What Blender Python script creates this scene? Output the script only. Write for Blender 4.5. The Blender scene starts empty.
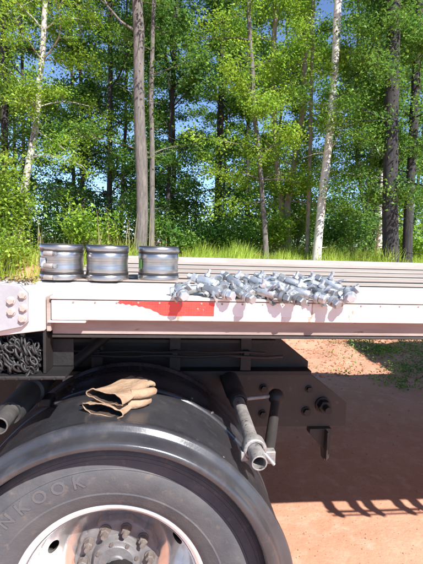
import bpy, bmesh, math, random
import numpy as np
from mathutils import Vector, Matrix

# ------------------------------------------------------------------ camera, light, exposure
SC = bpy.context.scene
COL = SC.collection
PI = math.pi
cam_d = bpy.data.cameras.new("camera")
cam = bpy.data.objects.new("camera", cam_d)
COL.objects.link(cam)
SC.camera = cam
cam_d.sensor_fit = 'VERTICAL'
cam_d.sensor_height = 36.0
cam_d.lens = 27.06
cam_d.clip_start = 0.05
cam_d.clip_end = 2000
_yaw, _pit, _rol = math.radians(5.5), math.radians(5.25), math.radians(1.6)
F = Vector((math.sin(_yaw)*math.cos(_pit), math.cos(_yaw)*math.cos(_pit), -math.sin(_pit)))
_r = Vector((math.cos(_yaw), -math.sin(_yaw), 0))
_u = _r.cross(F)
_r2 = _r*math.cos(_rol) + _u*math.sin(_rol)
_u2 = -_r*math.sin(_rol) + _u*math.cos(_rol)
M = Matrix((_r2, _u2, -F)).transposed().to_4x4()
M.translation = Vector((0, 0, 1.67))
cam.matrix_world = M

SUN_TO = Vector((0.50, -0.92, 1.0)).normalized()      # from the scene towards the sun
w = bpy.data.worlds.new("World")
SC.world = w
w.use_nodes = True
nt = w.node_tree
bg = nt.nodes['Background']
sky = nt.nodes.new('ShaderNodeTexSky')
sky.sky_type = 'NISHITA'
sky.sun_disc = False
sky.sun_elevation = math.asin(SUN_TO.z)
sky.sun_rotation = math.atan2(SUN_TO.x, SUN_TO.y)
sky.altitude = 1800
sky.air_density = 0.8
sky.dust_density = 0.0
sky.ozone_density = 3.5
nt.links.new(sky.outputs[0], bg.inputs[0])
bg.inputs[1].default_value = 0.125
sd = bpy.data.lights.new("sun", 'SUN')
sd.energy = 5.0
sd.angle = math.radians(0.53)
sd.color = (1.0, 0.965, 0.91)
so = bpy.data.objects.new("sun", sd)
so.rotation_euler = SUN_TO.to_track_quat('Z', 'Y').to_euler()
so.location = (6, -10, 14)
COL.objects.link(so)
SC.view_settings.view_transform = 'Standard'
SC.view_settings.look = 'None'
SC.view_settings.gamma = 1.0
SC.view_settings.exposure = 1.08
try:
    SC.cycles.max_bounces = 7
    SC.cycles.transparent_max_bounces = 4
    SC.cycles.sample_clamp_indirect = 6
except Exception:
    pass

# ------------------------------------------------------------------ materials
def mat(name, c1, c2=None, rough=0.6, metal=0.0, scale=8.0, detail=5.0, bump=0.0, bscale=None,
        c3=None, c3_scale=3.0, c3_lo=0.55, c3_hi=0.7, stretch=(1, 1, 1), spec=0.5, rough2=None, coat=0.0):
    m = bpy.data.materials.new(name)
    m.use_nodes = True
    n, l = m.node_tree.nodes, m.node_tree.links
    b = n['Principled BSDF']
    b.inputs['Roughness'].default_value = rough
    b.inputs['Metallic'].default_value = metal
    b.inputs['Specular IOR Level'].default_value = spec
    if coat:
        b.inputs['Coat Weight'].default_value = coat
        b.inputs['Coat Roughness'].default_value = 0.25
    tc = n.new('ShaderNodeTexCoord')
    mp = n.new('ShaderNodeMapping')
    mp.inputs['Scale'].default_value = stretch
    l.new(tc.outputs['Object'], mp.inputs['Vector'])
    def noise(s, d=detail):
        t = n.new('ShaderNodeTexNoise')
        t.inputs['Scale'].default_value = s
        t.inputs['Detail'].default_value = d
        t.inputs['Roughness'].default_value = 0.62
        l.new(mp.outputs[0], t.inputs['Vector'])
        return t
    def ramp(src, lo, hi):
        r = n.new('ShaderNodeMapRange')
        r.inputs[1].default_value, r.inputs[2].default_value = lo, hi
        l.new(src.outputs[0], r.inputs[0])
        return r
    def mix(fac, a, bcol):
        x = n.new('ShaderNodeMix')
        x.data_type = 'RGBA'
        l.new(fac.outputs[0], x.inputs[0])
        if isinstance(a, tuple): x.inputs[6].default_value = (*a, 1)
        else: l.new(a, x.inputs[6])
        x.inputs[7].default_value = (*bcol, 1)
        return x.outputs[2]
    out = c1
    if c2:
        t = noise(scale)
        r = ramp(t, 0.35, 0.68)
        out = mix(r, out, c2)
        if rough2 is not None:
            q = n.new('ShaderNodeMapRange')
            q.inputs[3].default_value, q.inputs[4].default_value = rough, rough2
            l.new(r.outputs[0], q.inputs[0])
            l.new(q.outputs[0], b.inputs['Roughness'])
    if c3:
        out = mix(ramp(noise(c3_scale, 8), c3_lo, c3_hi), out, c3)
    if isinstance(out, tuple): b.inputs['Base Color'].default_value = (*out, 1)
    else: l.new(out, b.inputs['Base Color'])
    if bump:
        bp = n.new('ShaderNodeBump')
        bp.inputs['Strength'].default_value = bump
        bp.inputs['Distance'].default_value = 0.03 if bump > 0.58 else 0.01
        l.new(noise(bscale or scale*3, 6).outputs[0], bp.inputs['Height'])
        l.new(bp.outputs[0], b.inputs['Normal'])
    return m

def leaf_mat(name, ca, cb, trans=0.35):
    m = bpy.data.materials.new(name)
    m.use_nodes = True
    n, l = m.node_tree.nodes, m.node_tree.links
    n.remove(n['Principled BSDF'])
    out = n['Material Output']
    g = n.new('ShaderNodeNewGeometry')
    tcn = n.new('ShaderNodeTexCoord')
    nz = n.new('ShaderNodeTexNoise'); nz.inputs['Scale'].default_value = 1.3; nz.inputs['Detail'].default_value = 2
    l.new(tcn.outputs['Object'], nz.inputs['Vector'])
    ad = n.new('ShaderNodeMath'); ad.operation = 'MULTIPLY_ADD'
    l.new(nz.outputs[0], ad.inputs[0]); ad.inputs[1].default_value = 1.5; ad.inputs[2].default_value = -0.65
    mx = n.new('ShaderNodeMath'); mx.operation = 'MULTIPLY_ADD'; mx.use_clamp = True
    l.new(g.outputs['Random Per Island'], mx.inputs[0]); mx.inputs[1].default_value = 0.75
    l.new(ad.outputs[0], mx.inputs[2])
    r = n.new('ShaderNodeValToRGB')
    r.color_ramp.elements[0].color = (*ca, 1)
    r.color_ramp.elements[1].color = (*cb, 1)
    l.new(mx.outputs[0], r.inputs[0])
    d = n.new('ShaderNodeBsdfDiffuse')
    t = n.new('ShaderNodeBsdfTranslucent')
    gl = n.new('ShaderNodeBsdfGlossy')
    gl.inputs['Roughness'].default_value = 0.5
    gl.inputs['Color'].default_value = (0.55, 0.6, 0.5, 1)
    l.new(r.outputs[0], d.inputs[0])
    hs = n.new('ShaderNodeHueSaturation')
    hs.inputs['Hue'].default_value = 0.488
    hs.inputs['Value'].default_value = 1.5
    l.new(r.outputs[0], hs.inputs['Color'])
    l.new(hs.outputs[0], t.inputs[0])
    m1 = n.new('ShaderNodeMixShader')
    m1.inputs[0].default_value = trans
    l.new(d.outputs[0], m1.inputs[1]); l.new(t.outputs[0], m1.inputs[2])
    m2 = n.new('ShaderNodeMixShader')
    m2.inputs[0].default_value = 0.035
    l.new(m1.outputs[0], m2.inputs[1]); l.new(gl.outputs[0], m2.inputs[2])
    l.new(m2.outputs[0], out.inputs[0])
    return m

MT = {}
MT['white'] = mat('white_paint', (0.72, 0.685, 0.65), (0.60, 0.53, 0.475), 0.55, scale=9, stretch=(1.6, 1, 0.45), bump=0.12, bscale=60,
                  c3=(0.33, 0.20, 0.135), c3_scale=19, c3_lo=0.62, c3_hi=0.72)
MT['lip'] = mat('rail_shade_brown', (0.35, 0.275, 0.245), (0.24, 0.175, 0.15), 0.7, scale=9, stretch=(0.4, 1, 2), bump=0.15, bscale=50,
                c3=(0.16, 0.08, 0.05), c3_scale=30, c3_lo=0.64, c3_hi=0.72)  # brown puts the shade on the white rail's recessed and end faces into colour
MT['deck'] = mat('weathered_deck', (0.40, 0.37, 0.335), (0.30, 0.265, 0.235), 0.6, scale=10, stretch=(0.25, 3, 1), bump=0.3, bscale=40,
                 c3=(0.30, 0.23, 0.18), c3_scale=18, c3_lo=0.64, c3_hi=0.75)
MT['deck_white'] = mat('worn_white_deck', (0.64, 0.60, 0.56), (0.47, 0.42, 0.38), 0.6, scale=10, stretch=(0.4, 3, 1), bump=0.2, bscale=40,
                 c3=(0.30, 0.20, 0.15), c3_scale=24, c3_lo=0.60, c3_hi=0.72)
MT['batten'] = mat('rusty_batten', (0.36, 0.30, 0.265), (0.27, 0.21, 0.18), 0.8, scale=8, stretch=(0.3, 1, 1), bump=0.2)
MT['dark_steel'] = mat('dark_grimy_steel', (0.008, 0.0075, 0.008), (0.016, 0.013, 0.012), 0.6, scale=12, bump=0.2, bscale=60)
MT['hanger'] = mat('brown_black_steel', (0.024, 0.021, 0.021), (0.036, 0.030, 0.028), 0.55, scale=7, bump=0.15, bscale=70,
                   c3=(0.13, 0.08, 0.06), c3_scale=12, c3_lo=0.60, c3_hi=0.8)
MT['fender'] = mat('black_plastic', (0.030, 0.030, 0.035), (0.048, 0.047, 0.051), 0.22, scale=6, bump=0.05, bscale=120, stretch=(1, 1, 1),
                   c3=(0.10, 0.085, 0.08), c3_scale=14, c3_lo=0.55, c3_hi=0.9, rough2=0.36, coat=0.3)
MT['rubber'] = mat('dusty_rubber', (0.066, 0.069, 0.078), (0.100, 0.100, 0.104), 0.72, scale=9, bump=0.2, bscale=140,
                   c3=(0.19, 0.15, 0.12), c3_scale=26, c3_lo=0.58, c3_hi=0.85, spec=0.3)
MT['rubber_letter'] = mat('raised_rubber', (0.080, 0.081, 0.090), (0.115, 0.112, 0.114), 0.7, scale=20)
MT['rubber_dark'] = mat('clean_rubber', (0.022, 0.022, 0.024), (0.04, 0.038, 0.038), 0.6, scale=14, bump=0.1)
MT['alu'] = mat('polished_aluminium', (0.80, 0.78, 0.77), (0.68, 0.65, 0.63), 0.16, 0.9, scale=14, bump=0.02, bscale=200, rough2=0.3,
                c3=(0.36, 0.31, 0.28), c3_scale=20, c3_lo=0.66, c3_hi=0.78)
MT['alu_lip'] = mat('bright_rim_lip', (0.90, 0.86, 0.84), (0.78, 0.72, 0.69), 0.3, 0.5, scale=20)
MT['hub'] = mat('grey_hub', (0.20, 0.195, 0.20), (0.14, 0.13, 0.13), 0.5, 0.3, scale=20, bump=0.2, bscale=90,
                c3=(0.20, 0.12, 0.085), c3_scale=22, c3_lo=0.6, c3_hi=0.75)
MT['rust'] = mat('rusty_steel', (0.17, 0.145, 0.132), (0.11, 0.085, 0.073), 0.75, 0.1, scale=40, bump=0.3, bscale=120)
MT['plate'] = mat('blue_grey_plate', (0.40, 0.40, 0.43), (0.31, 0.30, 0.32), 0.5, 0.2, scale=9, bump=0.1, bscale=60,
                  c3=(0.34, 0.20, 0.14), c3_scale=10, c3_lo=0.64, c3_hi=0.78)
MT['bolt_head'] = mat('chalky_bolt', (0.50, 0.45, 0.43), (0.38, 0.28, 0.24), 0.6, 0.2, scale=40)
MT['galv'] = mat('galvanised_steel', (0.58, 0.60, 0.62), (0.34, 0.36, 0.38), 0.36, 0.7, scale=60, bump=0.15, bscale=120, rough2=0.55)
def vary(m):
    n, l = m.node_tree.nodes, m.node_tree.links
    b = n['Principled BSDF']; src = b.inputs['Base Color'].links[0].from_socket
    oi = n.new('ShaderNodeObjectInfo'); mr = n.new('ShaderNodeMapRange')
    mr.inputs[3].default_value, mr.inputs[4].default_value = 0.55, 1.3
    l.new(oi.outputs['Random'], mr.inputs[0])
    x = n.new('ShaderNodeMix'); x.data_type = 'RGBA'; x.blend_type = 'MULTIPLY'; x.inputs[0].default_value = 1.0
    l.new(src, x.inputs[6]); l.new(mr.outputs[0], x.inputs[7]); l.new(x.outputs[2], b.inputs['Base Color'])
vary(MT['galv'])
MT['galv_old'] = mat('scuffed_galvanised_tube', (0.36, 0.345, 0.335), (0.21, 0.195, 0.185), 0.5, 0.35, scale=30, bump=0.25, bscale=90,
                     c3=(0.07, 0.06, 0.055), c3_scale=40, c3_lo=0.6, c3_hi=0.68)
MT['tube_grey'] = mat('dull_grey_tube', (0.13, 0.125, 0.12), (0.08, 0.073, 0.07), 0.5, 0.3, scale=30, bump=0.2, bscale=90)
MT['stainless'] = mat('brushed_stainless', (0.44, 0.42, 0.415), (0.33, 0.31, 0.305), 0.27, 0.95, c3=(0.20, 0.15, 0.125), c3_scale=5, c3_lo=0.56, c3_hi=0.72, scale=10, stretch=(1, 1, 40), bump=0.04, bscale=60, rough2=0.36)
MT['band'] = mat('dark_band', (0.045, 0.042, 0.042), (0.075, 0.068, 0.066), 0.4, 0.6, scale=16, stretch=(1, 1, 20))
MT['lug'] = mat('bronze_lug', (0.38, 0.32, 0.295), (0.27, 0.215, 0.19), 0.5, 0.5, scale=30, bump=0.2)
MT['green'] = mat('green_sticker', (0.12, 0.30, 0.06), (0.10, 0.24, 0.05), 0.5, scale=30)
MT['paper'] = mat('white_sticker', (0.78, 0.79, 0.77), (0.68, 0.69, 0.68), 0.6, scale=80)
MT['red'] = mat('red_reflective_tape', (0.78, 0.035, 0.03), (0.70, 0.06, 0.045), 0.35, scale=30, c3=(0.75, 0.45, 0.38), c3_scale=26, c3_lo=0.64, c3_hi=0.70, coat=0.5)
MT['white_tape'] = mat('white_reflective_tape', (0.74, 0.73, 0.73), (0.68, 0.65, 0.64), 0.35, scale=30, coat=0.4)
MT['leather'] = mat('tan_leather', (0.37, 0.25, 0.165), (0.29, 0.185, 0.115), 0.9, scale=22, bump=0.56, bscale=70,
                    c3=(0.24, 0.13, 0.06), c3_scale=14, c3_lo=0.6, c3_hi=0.8)
MT['glove_in'] = mat('dark_glove_lining', (0.045, 0.028, 0.02), (0.07, 0.045, 0.03), 0.95, scale=40, bump=0.3)
MT['chain'] = mat('grey_chain', (0.055, 0.054, 0.054), (0.015, 0.014, 0.014), 0.5, 0.3, scale=50, bump=0.2)
MT['bark_grey'] = mat('grey_bark', (0.20, 0.175, 0.155), (0.09, 0.080, 0.074), 0.9, scale=7, stretch=(3, 3, 0.5), bump=0.9, bscale=14)
MT['bark_dark'] = mat('dark_bark', (0.056, 0.050, 0.050), (0.026, 0.024, 0.026), 0.95, scale=7, stretch=(3, 3, 0.5), bump=1.0, bscale=14)
MT['bark_pale'] = mat('pale_bark', (0.36, 0.31, 0.25), (0.20, 0.16, 0.12), 0.9, scale=6, stretch=(2, 2, 0.8), bump=0.6, bscale=16)
MT['birch'] = mat('birch_bark', (0.66, 0.62, 0.57), (0.52, 0.47, 0.41), 0.8, scale=5, stretch=(1, 1, 2), bump=0.3, bscale=20,
                  c3=(0.06, 0.05, 0.045), c3_scale=4.5, c3_lo=0.62, c3_hi=0.66)
MT['birch_grey'] = mat('grey_birch_bark', (0.46, 0.43, 0.39), (0.30, 0.275, 0.245), 0.85, scale=5, stretch=(1, 1, 2), bump=0.4, bscale=20,
                  c3=(0.06, 0.05, 0.045), c3_scale=5, c3_lo=0.58, c3_hi=0.64)
MT['leaf_bright'] = leaf_mat('bright_leaves', (0.10, 0.24, 0.024), (0.36, 0.50, 0.06), 0.44)  # own light green, with the sunlit part of the wood put into the colour
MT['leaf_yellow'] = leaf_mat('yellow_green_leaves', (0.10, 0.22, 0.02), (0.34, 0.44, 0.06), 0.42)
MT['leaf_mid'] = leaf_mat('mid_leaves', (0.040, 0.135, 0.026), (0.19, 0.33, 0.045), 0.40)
MT['leaf_dark'] = leaf_mat('dark_leaves', (0.032, 0.110, 0.032), (0.145, 0.28, 0.05), 0.40)  # own green, darkened to put the shade of the wood into the colour
MT['grass'] = leaf_mat('tall_grass', (0.20, 0.34, 0.03), (0.50, 0.60, 0.11), 0.48)
MT['dry'] = leaf_mat('dry_stalks', (0.22, 0.20, 0.09), (0.42, 0.36, 0.22), 0.2)
MT['tuft'] = leaf_mat('short_grass', (0.06, 0.10, 0.02), (0.16, 0.19, 0.06), 0.3)
MT['litter'] = leaf_mat('dead_leaves', (0.12, 0.08, 0.04), (0.28, 0.22, 0.12), 0.1)
MT['clay'] = mat('clay_clods', (0.42, 0.19, 0.115), (0.33, 0.14, 0.08), 0.95, scale=30)
MT['shade_block'] = mat('shade_block_grey', (0.20, 0.22, 0.24), (0.16, 0.17, 0.19), 0.6, scale=4, bump=0.3, bscale=6)

def honeycomb(m):
    n, l = m.node_tree.nodes, m.node_tree.links
    b = n['Principled BSDF']
    tc = [x for x in n if x.type == 'TEX_COORD'][0]
    v = n.new('ShaderNodeTexVoronoi'); v.feature = 'DISTANCE_TO_EDGE'
    v.inputs['Scale'].default_value = 130; v.inputs['Randomness'].default_value = 0.25
    l.new(tc.outputs['Object'], v.inputs['Vector'])
    r = n.new('ShaderNodeMapRange'); r.inputs[1].default_value, r.inputs[2].default_value = 0.04, 0.12
    r.inputs[3].default_value, r.inputs[4].default_value = 0.35, 0.0
    l.new(v.outputs[0], r.inputs[0])
    x = n.new('ShaderNodeMix'); x.data_type = 'RGBA'
    l.new(r.outputs[0], x.inputs[0])
    src = b.inputs['Base Color'].links[0].from_socket
    l.new(src, x.inputs[6]); x.inputs[7].default_value = (0.42, 0.10, 0.08, 1)
    l.new(x.outputs[2], b.inputs['Base Color'])
honeycomb(MT['red'])
def ground_mat():
    m = mat('red_clay', (0.54, 0.270, 0.180), (0.46, 0.215, 0.135), 0.95, scale=1.7, detail=9, bump=0.58, bscale=30,
            c3=(0.57, 0.32, 0.23), c3_scale=9, c3_lo=0.5, c3_hi=0.72, spec=0.15)
    n, l = m.node_tree.nodes, m.node_tree.links
    b = n['Principled BSDF']
    src = b.inputs['Base Color'].links[0].from_socket
    tc = [x for x in n if x.type == 'TEX_COORD'][0]
    v = n.new('ShaderNodeTexVoronoi')
    v.inputs['Scale'].default_value = 30
    l.new(tc.outputs['Object'], v.inputs['Vector'])
    mr = n.new('ShaderNodeMapRange')
    mr.inputs[1].default_value, mr.inputs[2].default_value = 0.08, 0.16
    mr.inputs[3].default_value, mr.inputs[4].default_value = 0.55, 0.0
    l.new(v.outputs[0], mr.inputs[0])
    x = n.new('ShaderNodeMix'); x.data_type = 'RGBA'
    l.new(mr.outputs[0], x.inputs[0]); l.new(src, x.inputs[6])
    x.inputs[7].default_value = (0.24, 0.10, 0.06, 1)
    l.new(x.outputs[2], b.inputs['Base Color'])
    return m
MT['hose'] = mat('black_hose', (0.02, 0.02, 0.022), None, 0.35)
MT['ground'] = ground_mat()

# ------------------------------------------------------------------ mesh helpers
class MB:
    def __init__(s):
        s.v, s.f = [], []
    def add(s, vs, fs):
        o = len(s.v)
        s.v += [tuple(p) for p in vs]
        s.f += [tuple(i+o for i in f) for f in fs]
        return s
    def box(s, x0, x1, y0, y1, z0, z1):
        vs = [(x, y, z) for z in (z0, z1) for y in (y0, y1) for x in (x0, x1)]
        return s.add(vs, [(0, 2, 3, 1), (4, 5, 7, 6), (0, 1, 5, 4), (2, 6, 7, 3), (0, 4, 6, 2), (1, 3, 7, 5)])
    def prism(s, poly, y0, y1):            # polygon in x,z swept along y
        n = len(poly)
        a = sum(poly[i][0]*poly[(i+1) % n][1]-poly[(i+1) % n][0]*poly[i][1] for i in range(n))
        if a < 0: poly = poly[::-1]
        vs = [(x, y0, z) for x, z in poly] + [(x, y1, z) for x, z in poly]
        fs = [tuple(range(n)), tuple(range(2*n-1, n-1, -1))]
        fs += [(i, i+n, (i+1) % n+n, (i+1) % n) for i in range(n)]
        return s.add(vs, fs)
    def tube(s, path, radii, n=10, caps=True):
        path = [Vector(p) for p in path]
        if not hasattr(radii, '__len__'): radii = [radii]*len(path)
        rings, prev = [], None
        for i, p in enumerate(path):
            t = (path[min(i+1, len(path)-1)] - path[max(i-1, 0)]).normalized()
            a = prev if prev else (Vector((1, 0, 0)) if abs(t.x) < 0.8 else Vector((0, 1, 0)))
            a = (a - t*a.dot(t)).normalized(); prev = a
            b = t.cross(a)
            rings.append([p + (a*math.cos(2*PI*k/n) + b*math.sin(2*PI*k/n))*radii[i] for k in range(n)])
        vs = [q for r in rings for q in r]
        fs = [(i*n+k, i*n+(k+1) % n, (i+1)*n+(k+1) % n, (i+1)*n+k) for i in range(len(path)-1) for k in range(n)]
        if caps:
            fs += [tuple(range(n-1, -1, -1)), tuple((len(path)-1)*n+k for k in range(n))]
        return s.add(vs, fs)
    def lathe(s, prof, n=96, axis='Y', c=(0, 0, 0), a0=0.0, a1=2*PI, closed=False, cap=False):
        """prof: (along axis, radius)"""
        full = abs(a1-a0-2*PI) < 1e-6
        m = n if full else n+1
        m_p = len(prof)
        vs = []
        for k in range(m):
            a = a0+(a1-a0)*k/n
            for h, r in prof:
                if axis == 'Y': vs.append((c[0]+r*math.cos(a), c[1]+h, c[2]+r*math.sin(a)))
                else: vs.append((c[0]+r*math.cos(a), c[1]+r*math.sin(a), c[2]+h))
        fs = []
        for k in range(n):
            k2 = (k+1) % m
            for i in range(m_p if closed else m_p-1):
                j = (i+1) % m_p
                fs.append((k*m_p+i, k2*m_p+i, k2*m_p+j, k*m_p+j))
        if cap and closed and not full:
            fs += [tuple(range(m_p)), tuple(n*m_p+i for i in range(m_p-1, -1, -1))]
        return s.add(vs, fs)
    def flat(s, k):
        c = sum(v[2] for v in s.v)/len(s.v)
        s.v = [(x, y, c+(z-c)*k) for x, y, z in s.v]
        return s
    def mesh(s, name, m, smooth=40):
        me = bpy.data.meshes.new(name)
        me.from_pydata(s.v, [], s.f)
        bm = bmesh.new(); bm.from_mesh(me)
        bmesh.ops.recalc_face_normals(bm, faces=bm.faces)
        bm.to_mesh(me); bm.free()
        me.materials.append(m)
        if smooth:
            me.polygons.foreach_set('use_smooth', [True]*len(me.polygons))
            me.set_sharp_from_angle(angle=math.radians(smooth))
        return me
    def build(s, name, m, parent=None, smooth=40, bevel=0.0, loc=None):
        o = bpy.data.objects.new(name, s.mesh(name, m, smooth))
        COL.objects.link(o)
        if parent: o.parent = parent
        if loc: o.location = loc
        if bevel:
            b = o.modifiers.new('bevel', 'BEVEL'); b.width = bevel; b.segments = 2; b.limit_method = 'ANGLE'; b.angle_limit = math.radians(50)
        return o

def link(name, me, parent=None, loc=(0, 0, 0), rot=(0, 0, 0)):
    o = bpy.data.objects.new(name, me)
    COL.objects.link(o)
    if parent: o.parent = parent
    o.location = loc; o.rotation_euler = rot
    return o
def tag(o, label=None, cat=None, group=None, kind=None):
    if label: o['label'] = label
    if cat: o['category'] = cat
    if group: o['group'] = group
    if kind: o['kind'] = kind
    return o
def thing(name, label, cat, loc=(0, 0, 0), group=None):
    o = bpy.data.objects.new(name, None)
    o.empty_display_size = 0.1
    COL.objects.link(o); o.location = loc
    return tag(o, label, cat, group)

def quads_mesh(name, V, m):
    """V: (n,4,3) array of quads -> one mesh"""
    n = len(V)
    me = bpy.data.meshes.new(name)
    me.vertices.add(n*4); me.vertices.foreach_set('co', V.astype(np.float32).ravel())
    me.loops.add(n*4); me.loops.foreach_set('vertex_index', np.arange(n*4, dtype=np.int32))
    me.polygons.add(n)
    me.polygons.foreach_set('loop_start', np.arange(0, n*4, 4, dtype=np.int32))
    me.polygons.foreach_set('loop_total', np.full(n, 4, dtype=np.int32))
    me.update(calc_edges=True)
    me.materials.append(m)
    return me

RNG = np.random.default_rng(11)
def leaves(C, size, rng, up=0.5, asp=0.58):
    """folded leaf quads at the points C"""
    n = len(C)
    nrm = rng.normal(size=(n, 3)); nrm[:, 2] = np.abs(nrm[:, 2]) + up
    nrm /= np.linalg.norm(nrm, axis=1, keepdims=True)
    a = rng.normal(size=(n, 3)); a[:, 2] -= 0.4
    a -= nrm*(a*nrm).sum(1, keepdims=True)
    a /= np.linalg.norm(a, axis=1, keepdims=True)
    b = np.cross(nrm, a)
    L = (size*rng.uniform(0.6, 1.35, n))[:, None]
    W = L*asp
    V = np.empty((n, 4, 3))
    V[:, 0] = C - a*L*0.5
    V[:, 1] = C + b*W*0.5 + nrm*L*0.08 - a*L*0.05
    V[:, 2] = C + a*L*0.5 - nrm*L*0.06
    V[:, 3] = C - b*W*0.5 + nrm*L*0.08 - a*L*0.05
    return V

def bank(x, y):
    t = np.clip((y-7.5-0.25*np.sin(x*0.9))/2.3, 0, 1)
    s = t*t*(3-2*t)
    z = s*1.0 + np.clip(y-10, 0, 20)*0.03
    bump = 0.012*np.sin(x*3.1+y*1.7)+0.010*np.sin(x*5.3-y*4.1+1)+0.006*np.sin(x*11+y*9)
    z = z + bump*np.clip((y-2.0)/3, 0.25, 2.2)
    z = z + 0.02*np.clip((y-5.0)/2, 0, 1)*(np.sin(x*7.7+2*np.sin(y*3))*np.sin(y*8.3+1.3*np.sin(x*4)))
    z = z + 0.005*np.sin(y*15+0.8*np.sin(x*1.7))*np.clip(1-np.abs(y-2.1)/0.7, 0, 1)
    return z

# ------------------------------------------------------------------ ground
def make_ground():
    xs = np.unique(np.concatenate([-np.geomspace(4, 400, 22), np.arange(-4, 7.01, 0.09), np.geomspace(7, 400, 20)]))
    ys = np.unique(np.concatenate([-np.geomspace(1, 300, 16), np.arange(-1, 13, 0.09), np.geomspace(13, 500, 24)]))
    X, Y = np.meshgrid(xs, ys)
    Z = bank(X, Y)
    V = np.stack([X, Y, Z], -1).reshape(-1, 3)
    nx, ny = len(xs), len(ys)
    mb = MB(); mb.v = [tuple(p) for p in V]
    mb.f = [(j*nx+i, j*nx+i+1, (j+1)*nx+i+1, (j+1)*nx+i) for j in range(ny-1) for i in range(nx-1)]
    o = mb.build('ground', MT['ground'], smooth=180)
    tag(o, 'red clay ground of the yard rising to a bank under the trees', kind='structure')
make_ground()

# ------------------------------------------------------------------ flatbed trailer
TR = thing('flatbed_trailer', 'white flatbed trailer with dusty wheel, black fender and red tape on its side rail', 'trailer', (0.5, 2.5, 0))
TL = Vector((0.5, 2.5, 0))
_trailer_objs = []
def tp(mb, name, m, parent=None, **k):
    o = mb.build(name, m, None, **k)
    if parent is None:
        o.parent = TR; o.matrix_parent_inverse = Matrix.Translation(-TL)
    else:
        o.parent = parent
    return o
def tlink(name, me, parent=None, loc=(0, 0, 0), rot=(0, 0, 0)):
    o = link(name, me, None, loc, rot)
    o.parent = parent or TR
    if parent is None: o.matrix_parent_inverse = Matrix.Translation(-TL)
    return o

RE = 9.0   # right end of the deck
rail = MB().box(-0.343, RE, 1.25, 1.345, 1.435, 1.4945)
tp(rail, 'side_rail', MT['white'], bevel=0.003)
tp(MB().box(-0.345, RE, 1.246, 1.355, 1.497, 1.505), 'rail_cap', MT['white'], bevel=0.0015)
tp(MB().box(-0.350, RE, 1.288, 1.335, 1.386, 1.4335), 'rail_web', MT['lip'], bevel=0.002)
tp(MB().box(-0.350, RE, 1.282, 1.345, 1.376, 1.3840), 'rail_flange', MT['hanger'], bevel=0.002)
# end cap of the rail and its small ledge
tp(MB().box(-0.3585, -0.346, 1.258, 1.345, 1.400, 1.499), 'rail_end_cap', MT['lip'], bevel=0.002)
tp(MB().box(-0.352, -0.245, 1.246, 1.284, 1.4275, 1.4335), 'ledge_weld', MT['white'], bevel=0.002)
riv = MB().tube([(0, 0.0, 0), (0, -0.0025, 0)], [0.0035, 0.0025], 8)
rme = riv.mesh('rivet', MT['lip'])
for k in range(26):
    tlink('rivet', rme, None, (-0.28+k*0.062, 1.2495, 1.489))
# red and white conspicuity tape
random.seed(4)
edge = [(-0.153, 1.4885), (-0.150, 1.4935), (0.1305, 1.4935), (0.1305, 1.452), (-0.018, 1.4515)]
rag = [(-0.03, 1.4545), (-0.038, 1.462), (-0.05, 1.4655), (-0.058, 1.4715), (-0.072, 1.4735), (-0.083, 1.4790), (-0.092, 1.4775), (-0.100, 1.4825), (-0.113, 1.4805), (-0.12, 1.4850), (-0.131, 1.4830), (-0.139, 1.4875), (-0.146, 1.4845)]
tp(MB().prism(edge+rag, 1.2488, 1.25), 'red_tape', MT['red'], smooth=0)
tp(MB().prism([(0.1325, 1.4935), (0.43, 1.4935), (0.43, 1.452), (0.1325, 1.452)], 1.2490, 1.25), 'white_tape', MT['white_tape'], smooth=0)
for a, b_ in ((0.62, 0.90), (1.2, 1.5)):
    tp(MB().prism([(a, 1.4935), (b_, 1.4935), (b_, 1.452), (a, 1.452)], 1.2490, 1.25), 'white_tape', MT['white_tape'], smooth=0)

# deck boards, lengthwise
bw = 0.186
bme = MB().box(0, RE+0.53, 0, bw-0.007, -0.035, 0).mesh('deck_board', MT['deck'])
yb = 1.36
k = 0
bme2 = bme.copy(); bme2.materials[0] = MT['deck_white']
while yb < 3.72:
    o = tlink('deck_board', bme2 if yb < 1.9 else bme, None, (-0.53, yb, 1.502+random.uniform(-0.005, 0.001)))
    b = o.modifiers.new('bevel', 'BEVEL'); b.width = 0.004; b.segments = 1
    yb += bw
for y, h in ((1.742, 0.006), (1.975, 0.010), (2.32, 0.009), (2.66, 0.012), (3.2, 0.016)):
    tp(MB().box(-0.53, RE, y, y+0.045, 1.5035, 1.503+h), 'deck_batten', MT['batten'], bevel=0.002)
tp(MB().box(-0.56, RE, 3.74, 3.87, 1.36, 1.537), 'far_rail', MT['deck'], bevel=0.004)
# cross members under the deck
cme = MB().box(0, 0.06, 1.36, 3.73, 1.36, 1.463).mesh('crossmember', MT['dark_steel'])
for kx in range(20):
    tlink('crossmember', cme, None, (-0.45+kx*0.48, 0, 0))
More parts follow.
